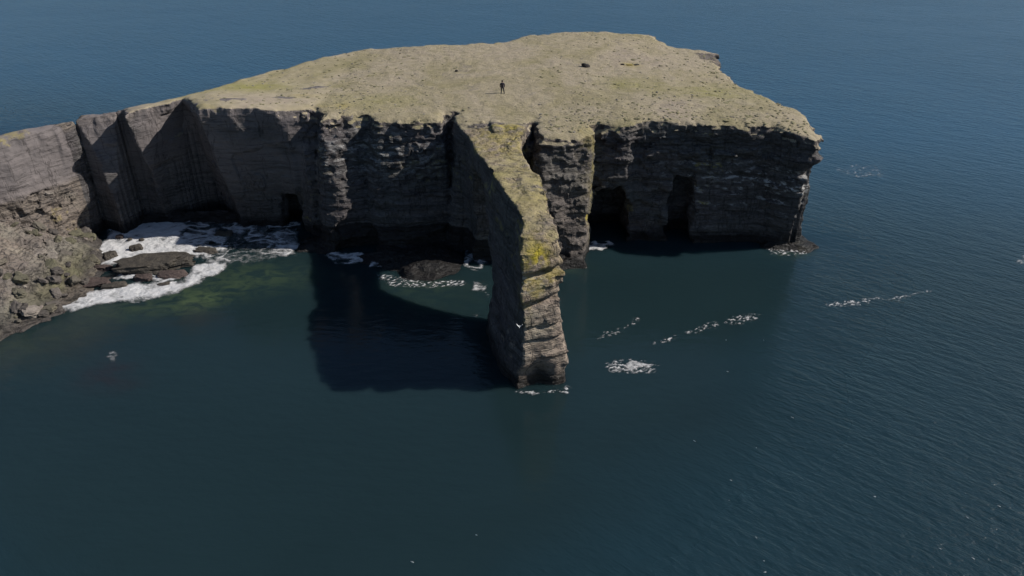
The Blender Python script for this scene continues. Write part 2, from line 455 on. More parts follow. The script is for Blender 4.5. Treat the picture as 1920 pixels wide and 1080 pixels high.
# fin (arched ridge)
FY = [58, 60, 61, 62.5, 64.5, 68, 71, 74, 79.5, 83, 86, 89, 92, 97]
XLT = [1.5, 1.5, 1.4, 1.35, 1.1, 0.4, -0.5, -1.2, -2.6, -3.7, -4.6, -5.4, -6.8, -7.6]
XRT = [4.6, 5.0, 4.9, 4.4, 4.0, 3.5, 3.1, 2.7, 1.8, 1.2, 0.9, 1.0, 1.6, 2.0]
ZR = [12, 12.8, 13.8, 15.0, 16.3, 16.5, 16.5, 16.4, 16.3, 16.2, 16.3, 16.4, 16.5, 16.6]
XLB = [1.3, 1.1, 0.3, -0.6, -1.4, -2.1, -2.4, -2.8, -3.6, -4.2, -4.8, -5.4, -6.8, -8]
XRB = [4.4, 5.2, 5.3, 5.2, 5.0, 4.6, 4.2, 3.9, 3.2, 2.8, 2.2, 2.0, 2.0, 2.0]

I2 = np.arange(X2.size).reshape(X2.shape)
ZTf, D2f, Bf, HPf, HLf = [a.astype(np.float32).ravel() for a in (ZT, D2, bat, HP, HL)]
EIf = EI.ravel()

def box_sd(x, y, z, cx, cy, cz, sx, sy, sz, rot=0.0):
    c, s_ = math.cos(rot), math.sin(rot)
    u = (x - cx) * c + (y - cy) * s_; v = -(x - cx) * s_ + (y - cy) * c
    return np.maximum(np.maximum(np.abs(u) - sx, np.abs(v) - sy), np.abs(z - cz) - sz)

def field(x, y, z, i2, rough):
    zt, d2, b, hp, hl = ZTf[i2], D2f[i2], Bf[i2], HPf[i2], HLf[i2]
    zz = np.clip((17 - z) / 17, 0, 1.2)
    if rough:
        wx = 0.5 * fbm(x / 3, y / 3, z / 3, 2, 61)
        st = z + 0.035 * x + 0.25 * vnoise(x / 5, y / 5, z / 5, 71)
        left = sstep(-26, -29, x) * (y > 94)
        # slabs on the left are smooth, the right is blocky
        amp = np.where(left > 0.5, 0.19, 1.0)
        amp = np.where((x > -25) & (x < -7.5) & (y > 87), 0.5 + 0.5 * sstep(8, 12, z + 2 * vnoise(x / 4, y / 4, z / 4, 73)), amp)
        amp = np.where((x < -50) & (z > 8.5), 0.30, amp)
        amp = np.where((y > 70) & (y < 95) & (x > -9) & (x < -0.5), 0.5, amp)
        lay = vnoise(st / 0.62, x / 9, y / 9, 81) + 0.6 * vnoise(st / 0.27, x / 5, y / 5, 82)
        blk = cells((x + y * 0.3 + wx) / 1.7, (y - 0.3 * x + wx) / 2.2, st / 0.85, 5) + 0.7 * cells((x + wx) / 0.8, (y + wx) / 0.9, (st + wx * 0.3) / 0.42, 9)
        amp = np.where(x > 13, amp * (0.45 + 0.65 * sstep(7.0, 11.0, z + vnoise(x / 5, y / 5, z / 5, 72) * 2)), amp)
        disp = amp * (0.15 * lay + 0.26 * blk + 0.55 * fbm(x / 2.6, y / 2.6, z / 3.4, 3, 91)) + 0.5 * fbm(x / 9, y / 9, z / 11, 2, 95) * amp
        disp = disp + left * (0.32 * vnoise(x / 3.5, y / 3.5, z / 4.5, 96) + 0.12 * np.sign(vnoise(x / 1.8, y / 2, z / 3.5, 94)))
        # ledge band high on the right cliff
        band = np.exp(-((z - 12.6 - 0.6 * vnoise(x / 4, y * 0, z * 0, 97)) / 0.5) ** 2) * (x > 14)
        disp = disp + 0.55 * band * (vnoise(x / 2.3, y / 3, z * 0, 98) > -0.25)
        disp = disp + 0.55 * fbm(x / 1.9, y / 1.9, z * 0.3, 3, 145) * np.clip((z - zt + 3) / 2, 0, 1)
        t_small = 0.10 * fbm(x / 0.9, y / 0.9, z, 2, 99)
        rub = 0.30 * cells((x + wx) / 1.3, (y + wx) / 1.2, (z + 0.5 * wx) / 0.9, 15) + 0.6 * fbm(x / 1.9, y / 1.9, z / 1.2, 3, 16) + 0.18 * cells((x - wx) / 0.6, (y + wx) / 0.6, z / 0.5, 17)
    else:
        disp = t_small = rub = lay = blk = 0 * x
        wx = 0 * x
    ft = z - zt - t_small
    fw = d2 - b * zz - disp
    # rounded turf lip
    f = np.maximum(ft, fw)
    k = np.clip((ft + 0.9) / 0.9, 0, 1) * np.clip((fw + 0.9) / 0.9, 0, 1)
    f = f + 0.25 * k
    # promontory skirt
    steep = sstep(9.0, 10.5, z)
    fp = (z - hp) * (0.75 - 0.35 * steep) - (0.55 * rub * (1 - steep) + 0.25 * disp * steep)
    fp = np.maximum(fp, z - zt - 0.1)
    fp = np.maximum(fp, y - 96.5)
    # gullies down the slab
    f = np.minimum(f, np.where(x < -46, fp, 50))
    f = np.minimum(f, np.where(y < 100.5, (z - hl) * 0.8 - 0.35 * disp, 50))
    # arched ridge
    t = np.clip(z / 16.5, 0, 1)
    xl = np.interp(y, FY, XLB) * (1 - t) + np.interp(y, FY, XLT) * t
    xr = np.interp(y, FY, XRB) * (1 - t) + np.interp(y, FY, XRT) * t
    xc, hw = (xl + xr) / 2, (xr - xl) / 2
    zr = np.interp(y, FY, ZR)
    nb = np.exp(-((z - 11.9 - 0.1 * x) / 0.32) ** 2) * 0.9 + np.exp(-((z - 8.9 - 0.12 * x) / 0.35) ** 2) * 0.7 + np.exp(-((z - 6.6) / 0.22) ** 2) * 0.5 + np.exp(-((z - 5.2) / 0.18) ** 2) * 0.5
    front = (59.6 + 0.42 * (x - 0.9) + 0.12 * z + nb * (1 + wx) + 1.0 * sstep(3.8, 1.6, z + 1.6 * wx) * sstep(4.6, 2.4, x)) - y
    sc_ = np.where(x < xc, 0.9, 0.9)
    disp_c = disp
    if rough:
        disp = np.where(x < xc, 0.5, 1.0) * (0.30 * lay + 0.13 * blk) + 0.60 * fbm(x / 2.0, y / 2.6, z / 3.0, 3, 191) + 0.5 * vnoise(x / 6, y / 5, z / 6, 195)
    ff = np.maximum(np.maximum(np.abs(x - xc) - hw - disp * sc_, (z - zr) * 0.8 - 0.45 * disp - 0.5 * (np.abs(lay) - 0.3) * 0.3), front - disp * 0.6)
    ff = np.maximum(ff, y - 96)
    # undercut ledges on the front end
    tz = np.clip(z, 0, 20) / 13.6
    yf = 72.9 + 8.5 * tz ** 2.2
    yr = 87.3 - 1.5 * tz ** 2
    arch = np.minimum(np.minimum(y - yf, yr - y), 13.6 - z) * 0.85 + 0.45 * disp
    ff = np.maximum(ff, arch)
    f = np.minimum(f, ff)
    disp = disp_c
    # caves
    dd = 0.8 * disp
    for (cx, cy, cz, sx, sy, sz, rr) in CAVES:
        bs = box_sd(cx + (x + 0.7 * wx - cx) * (1 + 0.35 * np.clip((z - cz) / sz, 0, 1) ** 3) + 0.9 * wx * np.clip((z - cz) / sz, 0, 1), y, z, cx, cy, cz, sx, sy, sz, rr)
        f = np.maximum(f, -(bs + dd * 0.9 + (1.1 * fbm(x / 1.9, y / 1.9, z / 1.7, 2, 141) if rough else 0)))
    return f

CAVES = [(12.9, 93.5, 2.5, 2.9, 6.0, 6.0, 0.0),      # tall cave right of the buttress
         (22.4, 92.6, 2.6, 1.8, 4.2, 6.8, -0.12),
         (18.9, 92.1, 2.4, 3.0, 1.5, 5.2, 0.05),      # shallow recessed panel between them    # recess further right
         (-30.8, 98.0, 1.0, 1.5, 4.0, 4.2, 0.3),     # cave in the left slab
         (-59.2, 87.2, 12.5, 0.35, 1.3, 4.5, 0.5),   # gullies in the slab
         (-20.5, 90.0, 1.2, 2.6, 1.6, 3.6, 0.2)]

nx, ny, nz = len(AX), len(AY), len(AZ)
F3 = np.empty((nx, ny, nz), np.float32)
AXf, AYf = X2.astype(np.float32).ravel(), Y2.astype(np.float32).ravel()
ii = np.arange(nx * ny)
CH = 60000
for c0 in range(0, nx * ny, CH):
    sl = ii[c0:c0 + CH]
    k = len(sl)
    xx = np.repeat(AXf[sl], nz); yy = np.repeat(AYf[sl], nz); zz_ = np.tile(AZ.astype(np.float32), k)
    i2 = np.repeat(sl, nz)
    f = field(xx, yy, zz_, i2, False).astype(np.float32)
    b = np.abs(f) < 1.75
    if b.any():
        f[b] = field(xx[b], yy[b], zz_[b], i2[b], True)
    F3.reshape(-1, nz)[c0:c0 + CH] = f.reshape(k, nz)
F3[0] = F3[-1] = 9; F3[:, 0] = F3[:, -1] = 9; F3[:, :, 0] = 9; F3[:, :, -1] = 9

def surface_nets(F, ax, ay, az):
    S = F < 0
    c = np.zeros((F.shape[0] - 1, F.shape[1] - 1, F.shape[2] - 1), np.uint8)
    for dx in (0, 1):
        for dy in (0, 1):
            for dz in (0, 1):
                c += S[dx:dx + c.shape[0], dy:dy + c.shape[1], dz:dz + c.shape[2]]
    act = (c > 0) & (c < 8)
    I, J, K = np.nonzero(act)
    vid = np.full(c.shape, -1, np.int32); vid[I, J, K] = np.arange(len(I))
    acc = np.zeros((len(I), 3)); cnt = np.zeros(len(I))
    cs = [(dx, dy, dz) for dx in (0, 1) for dy in (0, 1) for dz in (0, 1)]
    co = [ax, ay, az]
    for a_ in range(8):
        for b_ in range(a_ + 1, 8):
            A, B = cs[a_], cs[b_]
            if sum(abs(A[i] - B[i]) for i in range(3)) != 1: continue
            fa = F[I + A[0], J + A[1], K + A[2]]; fb = F[I + B[0], J + B[1], K + B[2]]
            mk = (fa < 0) != (fb < 0)
            t = np.where(mk, fa / np.where(mk, fa - fb, 1), 0)
            for d_, (g, IJK) in enumerate(zip(co, (I, J, K))):
                pa = g[IJK + A[d_]]; pb = g[IJK + B[d_]]
                acc[:, d_] += np.where(mk, pa + t * (pb - pa), 0)
            cnt += mk
    V = acc / cnt[:, None]
    faces = []
    def quads(ax_):
        sh = [slice(None)] * 3; s0 = list(sh); s1 = list(sh)
        s0[ax_] = slice(0, -1); s1[ax_] = slice(1, None)
        A = S[tuple(s0)]; B = S[tuple(s1)]
        o1, o2 = [(1, 2), (2, 0), (0, 1)][ax_]
        i, j, k = np.nonzero(A != B)
        p = np.stack([i, j, k], 1)
        ok = (p[:, o1] > 0) & (p[:, o2] > 0) & (p[:, o1] < F.shape[o1] - 1) & (p[:, o2] < F.shape[o2] - 1)
        p = p[ok]
        flip = B[p[:, 0], p[:, 1], p[:, 2]]
        q = []
        for (u, v) in ((1, 1), (0, 1), (0, 0), (1, 0)):
            r_ = p.copy(); r_[:, o1] -= u; r_[:, o2] -= v
            q.append(vid[r_[:, 0], r_[:, 1], r_[:, 2]])
        Q = np.stack(q, 1)
        Q[flip] = Q[flip][:, ::-1]
        faces.append(Q)
    for a_ in range(3): quads(a_)
    return V, np.concatenate(faces)

V, F = surface_nets(F3, AX, AY, AZ)
del F3
F = F[(F >= 0).all(1)]
FN = np.cross(V[F[:, 2]] - V[F[:, 0]], V[F[:, 3]] - V[F[:, 1]])
FN /= np.linalg.norm(FN, axis=1)[:, None] + 1e-9
VN = np.zeros_like(V)
for k in range(4): np.add.at(VN, F[:, k], FN)
VN /= np.linalg.norm(VN, axis=1)[:, None] + 1e-9
vx, vy, vz = V.T
gi = np.clip(((vx - AX[0]) / hx).astype(int), 0, nx - 1); gj = np.clip(np.searchsorted(AY, vy), 0, ny - 1)
vzt = ZT[gi, gj]; vd2 = D2[gi, gj]
# ---- cover attributes
nz_s = VN[:, 2]
n_lo = fbm(vx / 5, vy / 5, vz / 5, 3, 120)
n_hi = fbm(vx / 1.3, vy / 1.3, vz / 1.3, 3, 121)
isfin = (vy < 91.5) & (vx > -8.5) & (vx < 6.2) & ~((vx > 2.6) & (vy > 84.5)) & (vz > -2) & ~((vy > 82.5) & (vz < 2.2))
def g2(px, py, z, rx, ry):
    x, y = at(px, py, z)
    return np.exp(-((vx - x) / rx) ** 2 - ((vy - y) / ry) ** 2)
top = sstep(0.38, 0.65, nz_s + 0.15 * n_hi) * sstep(-2.2, -1.3, vz - vzt + 0.7 * n_hi)
bare = 0.9 * g2(425, 190, 17.6, 3.6, 1.6) + 0.95 * g2(590, 168, 17, 2.4, 1.6) + 0.8 * g2(540, 186, 17.2, 3.0, 1.2) + 0.5 * g2(920, 235, 16.5, 5, 1.5) + 0.4 * g2(1120, 88, 18, 4, 3) + 0.35 * g2(1080, 185, 17, 4, 2.0) + 0.7 * g2(1330, 108, 17, 3, 5)
bare = bare * sstep(-0.5, 0.5, n_hi + 0.3) + 0.35 * np.exp(-(vd2 / 0.9) ** 2) * sstep(-0.3, 0.4, n_hi)
grass = top * 1.0
grass = np.where(isfin, 0.50 * sstep(0.35, 0.8, nz_s) * (vz > 12) + 0.1 * n_lo, grass)
# bare rock on the thin arm left of the turf, and bare scars near the rim
grass = np.where((vx < -46) & ~isfin, grass * sstep(-56, -47, vx), grass)
grass = grass - bare

grass = grass - 0.6 * g2(935, 262, 16, 5.5, 3.5) * isfin
lich = 1.3 * np.exp(-((vx - 2.2) / 1.2) ** 2) * np.exp(-((vz - 14.0) / 1.1) ** 2) * (vy < 64) + 0.7 * g2(645, 205, 16.8, 1.2, 1.2) + 0.45 * g2(1100, 245, 16.3, 1.5, 1.5) + 0.9 * g2(1183, 120, 18, 1.3, 1.4) + 0.5 * g2(570, 185, 17, 2, 1) \
    + np.where(isfin & (vz > 11), 0.30 + 0.4 * n_lo, 0) * sstep(0.2, 0.6, nz_s) + 0.35 * (n_lo > 0.25) * np.exp(-(vd2 / 1.2) ** 2) * (nz_s > 0.3)
lich = lich + 0.45 * np.exp(-((vy - 61) / 1.5) ** 2) * np.exp(-((vz - 10.5) / 2.5) ** 2) * isfin * sstep(0, 0.5, n_hi + 0.2)
guano = np.zeros(len(V))
rc = (vx > 13) & (vy > 86) & (vy < 96)
guano += np.where(rc, 0.7 * np.exp(-((vz - 8.5 + 0.06 * (vx - 26)) / 3.2) ** 2) * sstep(16, 24, vx) * sstep(-0.05, 0.35, nz_s + 0.25 * n_hi), 0)
guano += np.where(rc & (vx > 33), 0.8 * np.exp(-((vz - 8.6) / 0.6) ** 2) + 0.5 * np.exp(-((vz - 10.8) / 0.3) ** 2), 0)
guano += np.where((vx > -25) & (vx < -7.5) & (vy > 88), 0.36 * np.exp(-((vz - 12.5) / 3.0) ** 2) * sstep(-0.1, 0.3, nz_s + 0.3 * n_hi), 0)
guano += np.where(isfin & (vy < 62), 0.5 * np.exp(-((vz - 12.0) / 1.6) ** 2), 0)
guano = np.clip(guano, 0, 1)
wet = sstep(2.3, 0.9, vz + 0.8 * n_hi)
wet = np.where((vx < -1.5) & (vx > -30) & (vy > 78) & (vy < 93) & (vz < 3.4), 1.0, wet)  # full wet black over the ledge by the arch, shade painted in
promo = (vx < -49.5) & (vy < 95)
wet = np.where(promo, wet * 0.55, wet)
alga = np.where(promo, 1.0 * sstep(-58, -53, vx + 1.5 * n_lo) * sstep(8, 5, vz + 2 * n_lo) * sstep(0.6, 1.6, vz), 0)
alga += 1.0 * g2(460, 165, 17, 7, 3) * top + 0.5 * g2(700, 190, 17, 6, 3) * top + 0.8 * g2(1330, 175, 17, 6, 3.5) * top + 0.6 * g2(1170, 165, 17, 4, 3) * top + np.where(isfin & (vz > 12), 0.5 * sstep(-0.2, 0.4, n_lo) * sstep(70, 76, vy), 0)
pale = np.where(isfin, 0.95 * sstep(-0.45, -0.1, VN[:, 0] + 0.6 * np.maximum(VN[:, 2], 0) - 0.3 * VN[:, 1] * (vy < 62.5)), 0.0)  # sunlight painted into the ridge colour by the way each face turns
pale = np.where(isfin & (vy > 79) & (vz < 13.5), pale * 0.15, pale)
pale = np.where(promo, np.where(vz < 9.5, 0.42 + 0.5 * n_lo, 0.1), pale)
slab = np.where(promo, sstep(8.0, 9.0, vz + 0.6 * n_lo), np.where((vx < -25.5) & (vy > 94) & (vx > -57), 0.95 * sstep(2.0, 14.0, vz + n_lo) * sstep(-0.5, 0.1, n_lo + 0.3), 0.0))  # cove slabs paler with height, sunlight painted into the upper rock colour
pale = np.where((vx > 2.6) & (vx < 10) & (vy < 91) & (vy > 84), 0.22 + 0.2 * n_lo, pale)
pale = np.maximum(pale, 0.55 * sstep(-1.3, -0.4, vz - vzt) * (vd2 > -6) * (~promo) * (1 - 0.7 * np.clip(bare, 0, 1)) * sstep(0.1, 0.5, VN[:, 2] + 0.5 * VN[:, 0]))  # rim rock also lightened in colour on faces turned up and sunward
one = np.ones(len(V))
cover = np.stack([np.clip(grass, 0, 1), np.clip(lich, 0, 1), guano, one], -1)
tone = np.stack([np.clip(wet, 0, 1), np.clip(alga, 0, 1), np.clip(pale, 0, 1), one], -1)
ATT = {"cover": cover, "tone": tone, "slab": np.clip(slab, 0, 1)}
FC = V[F].mean(1)
fx, fy, fz = FC.T
fi = np.clip(((fx - AX[0]) / hx).astype(int), 0, nx - 1); fj = np.clip(np.searchsorted(AY, fy), 0, ny - 1)
part = np.zeros(len(F), int)                                          # 0 cliff
part[(FN[:, 2] > 0.42) & (fz > ZT[fi, fj] - 1.4) & (fx > -50)] = 1     # turf
Ffin = (fy < 91.0) & (fx > -8.5) & (fx < 6.2) & ~((fx > 2.6) & (fy > 84.5)) & ~((fy > 82.5) & (fz < 2.2))
part[Ffin] = 2
part[(fx > 2.6) & (fx < 10.2) & (fy > 84.4) & (fy < 91.2) & (part == 0)] = 3
part[(fx < -49.8) & (fy < 95.3)] = 4
part[(part == 0) & (fz < 2.0) & (fy < 99) & (FN[:, 2] > 0.25)] = 5
headland = empty("headland", (0, 95, 0))
tag(headland, "flat-topped grassy headland ringed by dark sea cliffs", kind='structure')
NAMES = {0: ("cliff_face", "dark layered cliff standing in its own shade"), 1: ("turf_top", "dry yellow-green turf on the flat top"),
         2: ("arched_ridge", "narrow lichen-covered ridge standing out on a single leg"), 3: ("buttress", "square blocky rock pillar beside the ridge"),
         4: ("rocky_promontory", "sunlit grey slab and rubble slope running down to the sea"), 5: ("shore_ledge", "wet black rock ledge at the waterline")}
for k, (nm, lb) in NAMES.items():
    mk = part == k
    v_, f_, a_ = submesh(V, F, mk, ATT)
    v_ = v_ - np.array([0, 95, 0])
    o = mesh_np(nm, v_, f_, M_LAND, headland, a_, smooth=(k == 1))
    o['label'] = lb

def ground_z(x, y):
    i = int(np.clip((x - AX[0]) / hx, 0, nx - 1)); j = int(np.clip(np.searchsorted(AY, y), 0, ny - 1))
    return float(ZT[i, j])

from mathutils.bvhtree import BVHTree
_topmask = FN[:, 2] > 0.05
BV = BVHTree.FromPolygons([tuple(p) for p in V[np.unique(F[_topmask])]], [tuple(q) for q in submesh(V, F, _topmask, {})[1]])
def drop(x, y):
    h = BV.ray_cast(Vector((x, y, 40)), Vector((0, 0, -1)))
    return (h[0].z, h[1]) if h[0] else (0.0, Vector((0, 0, 1)))

# ------------------------------------------------------------------ rocks
M_DARKROCK = simple_rock("wet_dark_rock", (0.030, 0.026, 0.024), (0.085, 0.072, 0.056))
M_REDROCK = simple_rock("wet_reddish_rock", (0.048, 0.034, 0.031), (0.105, 0.075, 0.066))
M_BOULDER = boulder_material()
M_BLACKROCK = simple_rock("dark_turf_stone", (0.018, 0.015, 0.014), (0.055, 0.045, 0.040), 2.0, 0.9)
M_LICHROCK = simple_rock("lichen_stone", (0.16, 0.12, 0.03), (0.30, 0.24, 0.06), 3.0, 0.95)

def ico(sub):
    import bmesh
    bm = bmesh.new(); bmesh.ops.create_icosphere(bm, subdivisions=sub, radius=1)
    v = np.array([p.co[:] for p in bm.verts]); f = np.array([[q.index for q in p.verts] for p in bm.faces]); bm.free()
    return v, f
ICO = {k: ico(k) for k in (1, 2, 3, 4, 5)}

def rock_shape(sx, sy, sz, seed, sub=4, flat=0.75, rough=0.22, blocky=0.5):
    v, f = ICO[sub]; v = v.copy()
    # squared-off body
    m_ = np.abs(v).max(1)[:, None]
    v = v * (1 - blocky) + blocky * 0.8 * v / m_
    o = seed * 7.3
    d = fbm(v[:, 0] * 1.4 + o, v[:, 1] * 1.4, v[:, 2] * 1.4, 4, seed) * rough * 1.6
    d += rough * 0.5 * cells(v[:, 0] * 2.2 + o, v[:, 1] * 2.2, v[:, 2] * 3, seed)
    v = v * (1 + d)[:, None]
    v[:, 2] = np.where(v[:, 2] > flat, flat + (v[:, 2] - flat) * 0.25, v[:, 2])
    return v * np.array([sx, sy, sz]), f

def rock(name, x, y, z, sx, sy, sz, seed, mat, rz=0.0, label=None, cat=None, group=None, sub=4, parent=None, flat=0.7, tilt=(0, 0), **kw):
    v, f = rock_shape(sx, sy, sz, seed, sub, flat, **kw)
    o = mesh_np(name, v, f, mat, parent, smooth=False)
    o.location = (x, y, z); o.rotation_euler = (tilt[0], tilt[1], rz)
    tag(o, label, cat, group)
    return o

def srock(px, py, w, d, h, seed, mat, label, rz=0.0, z=0.0, sub=4, **kw):
    x, y = at(px, py, 0)
    return rock("sea_rock", x, y, z, w / 2, d / 2, h, seed, mat, rz, label, "rock", "rocks in the surf below the cliff", sub, **kw)

srock(286, 503, 8.8, 3.7, 1.5, 3, M_DARKROCK, "largest dark flat-topped rock in the middle of the white surf", 0.22, sub=5, flat=0.8, blocky=0.25, rough=0.3)
srock(322, 518, 3.6, 1.7, 0.75, 5, M_REDROCK, "reddish wet rock at the right front corner of the largest surf rock", 0.15)
srock(268, 524, 2.6, 1.3, 0.7, 8, M_REDROCK, "reddish wet rock against the front middle of the largest surf rock", -0.1)
srock(308, 535, 1.6, 0.9, 0.35, 9, M_DARKROCK, "low rounded rock awash in the foam in front of the surf rocks", 0.3)
srock(256, 469, 1.7, 1.2, 0.95, 12, M_DARKROCK, "rounded dark rock alone in the bright foam behind the largest rock", 0.3, blocky=0.1)
srock(208, 484, 1.9, 1.5, 1.1, 14, M_DARKROCK, "pointed dark rock between the largest surf rock and the promontory", 0.6)
srock(226, 448, 1.2, 0.8, 0.75, 17, M_REDROCK, "small reddish rock at the top left of the bright foam", 0.1, sub=3)
srock(266, 453, 0.8, 0.6, 0.6, 18, M_DARKROCK, "smallest black stone poking out near the top of the bright foam", 0.1, sub=3, blocky=0.1)
srock(244, 452, 0.7, 0.5, 0.5, 24, M_DARKROCK, "tiny flat black stone between two others at the top of the bright foam", 0.4, sub=3)
srock(160, 536, 6.2, 2.4, 0.85, 20, M_REDROCK, "long reddish-brown ledge rock at the foot of the promontory", 0.35, sub=5, flat=0.5)
srock(215, 538, 3.2, 1.5, 0.6, 22, M_DARKROCK, "dark broken ledge rock linking the long reddish ledge to the surf rocks", 0.2)
srock(120, 565, 4.0, 1.8, 0.7, 26, M_DARKROCK, "dark wet ledge rock where the front surf begins on the left", 0.5)
srock(385, 472, 3.4, 1.6, 0.5, 28, M_DARKROCK, "low black rock in the shaded foam right of the largest surf rock", -0.2)
srock(420, 441, 2.4, 1.3, 0.7, 29, M_DARKROCK, "black rock in the shaded water at the foot of the cliff", 0.1)
srock(193, 505, 2.2, 1.4, 0.7, 30, M_REDROCK, "reddish rock beside the promontory foot, left of the pointed rock", 0.1)

# boulders lying on the promontory: pieces of the slope
bm_shapes = []
for k in range(8):
    v, f = rock_shape(1, 0.85, 0.7, 60 + k, 3, 0.7, 0.25, blocky=0.55)
    o = mesh_np("boulder", v, f, M_BOULDER, headland, smooth=False)
    bm_shapes.append(o)
rb = random.Random(9)
cnt = 0
while cnt < 120:
    px = rb.uniform(-20, 185); py = rb.uniform(385, 630)
    if py > 640 - px * 0.55 or (px > 110 and py < 400): continue
    x, y = at(px, py, 4.0)
    z, nrm = drop(x, y)
    if z < 0.3 or z > 9.3 or nrm.z < 0.2: continue
    s_ = rb.choice([0.22, 0.28, 0.35, 0.45, 0.6, 0.8])
    src = bm_shapes[cnt % 8]
    o = src if cnt < 8 else src.copy()
    if cnt >= 8: COL.objects.link(o); o.parent = headland
    o.location = (x, y - 95, z + s_ * 0.15)
    o.scale = (s_ * rb.uniform(0.8, 1.5), s_, s_ * rb.uniform(0.6, 1.1))
    o.rotation_euler = (rb.uniform(-.5, .5), rb.uniform(-.5, .5), rb.uniform(0, 6.3))
    cnt += 1

# stones on the turf
def on_top(px, py, zg=17.4):
    for _ in range(4):
        x, y = at(px, py, zg); zg = drop(x, y)[0]
    return x, y, zg
x, y, z = on_top(1098, 125)
rock("boulder", x, y, z + 0.12, 0.66, 0.42, 0.40, 41, M_BLACKROCK, -0.25, "dark oval boulder lying on the turf right of the person", "boulder", None, 3, blocky=0.1, tilt=(0, 0.25))
x, y, z = on_top(856, 134)
rock("stone", x, y, z + 0.1, 0.24, 0.22, 0.2, 43, M_BLACKROCK, 0, "small black stone on the turf left of and behind the person", "stone", None, 3, blocky=0.1)
x, y, z = on_top(1167, 121)
rock("stone", x, y, z + 0.02, 0.30, 0.28, 0.16, 44, M_BLACKROCK, 0, "dark stone at the left end of the yellow lichen patch", "stone", "stones in the yellow lichen patch", 3)
x, y, z = on_top(1180, 122)
rock("stone", x, y, z + 0.0, 0.55, 0.35, 0.14, 45, M_LICHROCK, 0, "yellow lichened stone in the middle of the lichen patch", "stone", "stones in the yellow lichen patch", 3)
x, y, z = on_top(1193, 122)
rock("stone", x, y, z + 0.02, 0.48, 0.3, 0.17, 46, M_BLACKROCK, 0.5, "dark stone at the right end of the yellow lichen patch", "stone", "stones in the yellow lichen patch", 3)

# tussocks and little stones: uncountable cover of the turf
def scatter_domes(name, n_, mat, lab, smin, smax, seed, zs, test=None):
    r_ = np.random.RandomState(seed)
    v0, f0 = ICO[1]
    vs_, fs_ = [], []
    k = 0; tries = 0
    while k < n_ and tries < n_ * 12:
        tries += 1
        px, py = r_.uniform(380, 1520), r_.uniform(70, 262)
        x, y = at(px, py, 17.2)
        if test and r_.rand() > test(px, py): continue
        i = int((x - AX[0]) / hx); j = int(np.searchsorted(AY, y))
        if not (0 <= i < nx and 0 <= j < ny) or D2[i, j] > -0.7: continue
        s_ = r_.uniform(smin, smax)
        v = v0 * (1 + 0.25 * r_.randn(len(v0), 1)) * np.array([s_ * r_.uniform(.8, 1.8), s_, s_ * zs])
        a = r_.uniform(0, 6.28); c, q = math.cos(a), math.sin(a)
        v = np.stack([v[:, 0] * c - v[:, 1] * q + x, v[:, 0] * q + v[:, 1] * c + y, v[:, 2] + ZT[i, j]], 1)
        vs_.append(v); fs_.append(f0 + k * len(v0)); k += 1
    o = mesh_np(name, np.concatenate(vs_), np.concatenate(fs_), mat, smooth=False)
    tag(o, lab, None, None, 'stuff')
M_TUFT = plain("dry_grass_tuft", (0.22, 0.20, 0.115), 0.95, 0.6)
M_SCREE = plain("turf_pebble", (0.20, 0.18, 0.15), 0.95, 0.5)
def dens(px, py):
    b = 0.25 + 0.9 * math.exp(-((py - 235) / 28) ** 2) * (px > 980) + 0.7 * math.exp(-((px - 640) / 90) ** 2 - ((py - 165) / 45) ** 2)
    b += 0.25 * math.exp(-((px - 1330) / 160) ** 2)
    if 800 < px < 1010 and 90 < py < 215: b *= 0.15
    return min(1, b)
scatter_domes("grass_tussocks", 900, M_TUFT, "small dry grass tussocks over the headland turf", 0.08, 0.24, 3, 0.4, dens)
scatter_domes("loose_stones", 420, M_SCREE, "loose grey stones strewn over the headland turf", 0.05, 0.17, 5, 0.6, dens)
scatter_domes("burrow_mounds", 60, M_SCREE, "dark peaty specks dotted over the headland turf", 0.07, 0.17, 8, 0.4, dens)

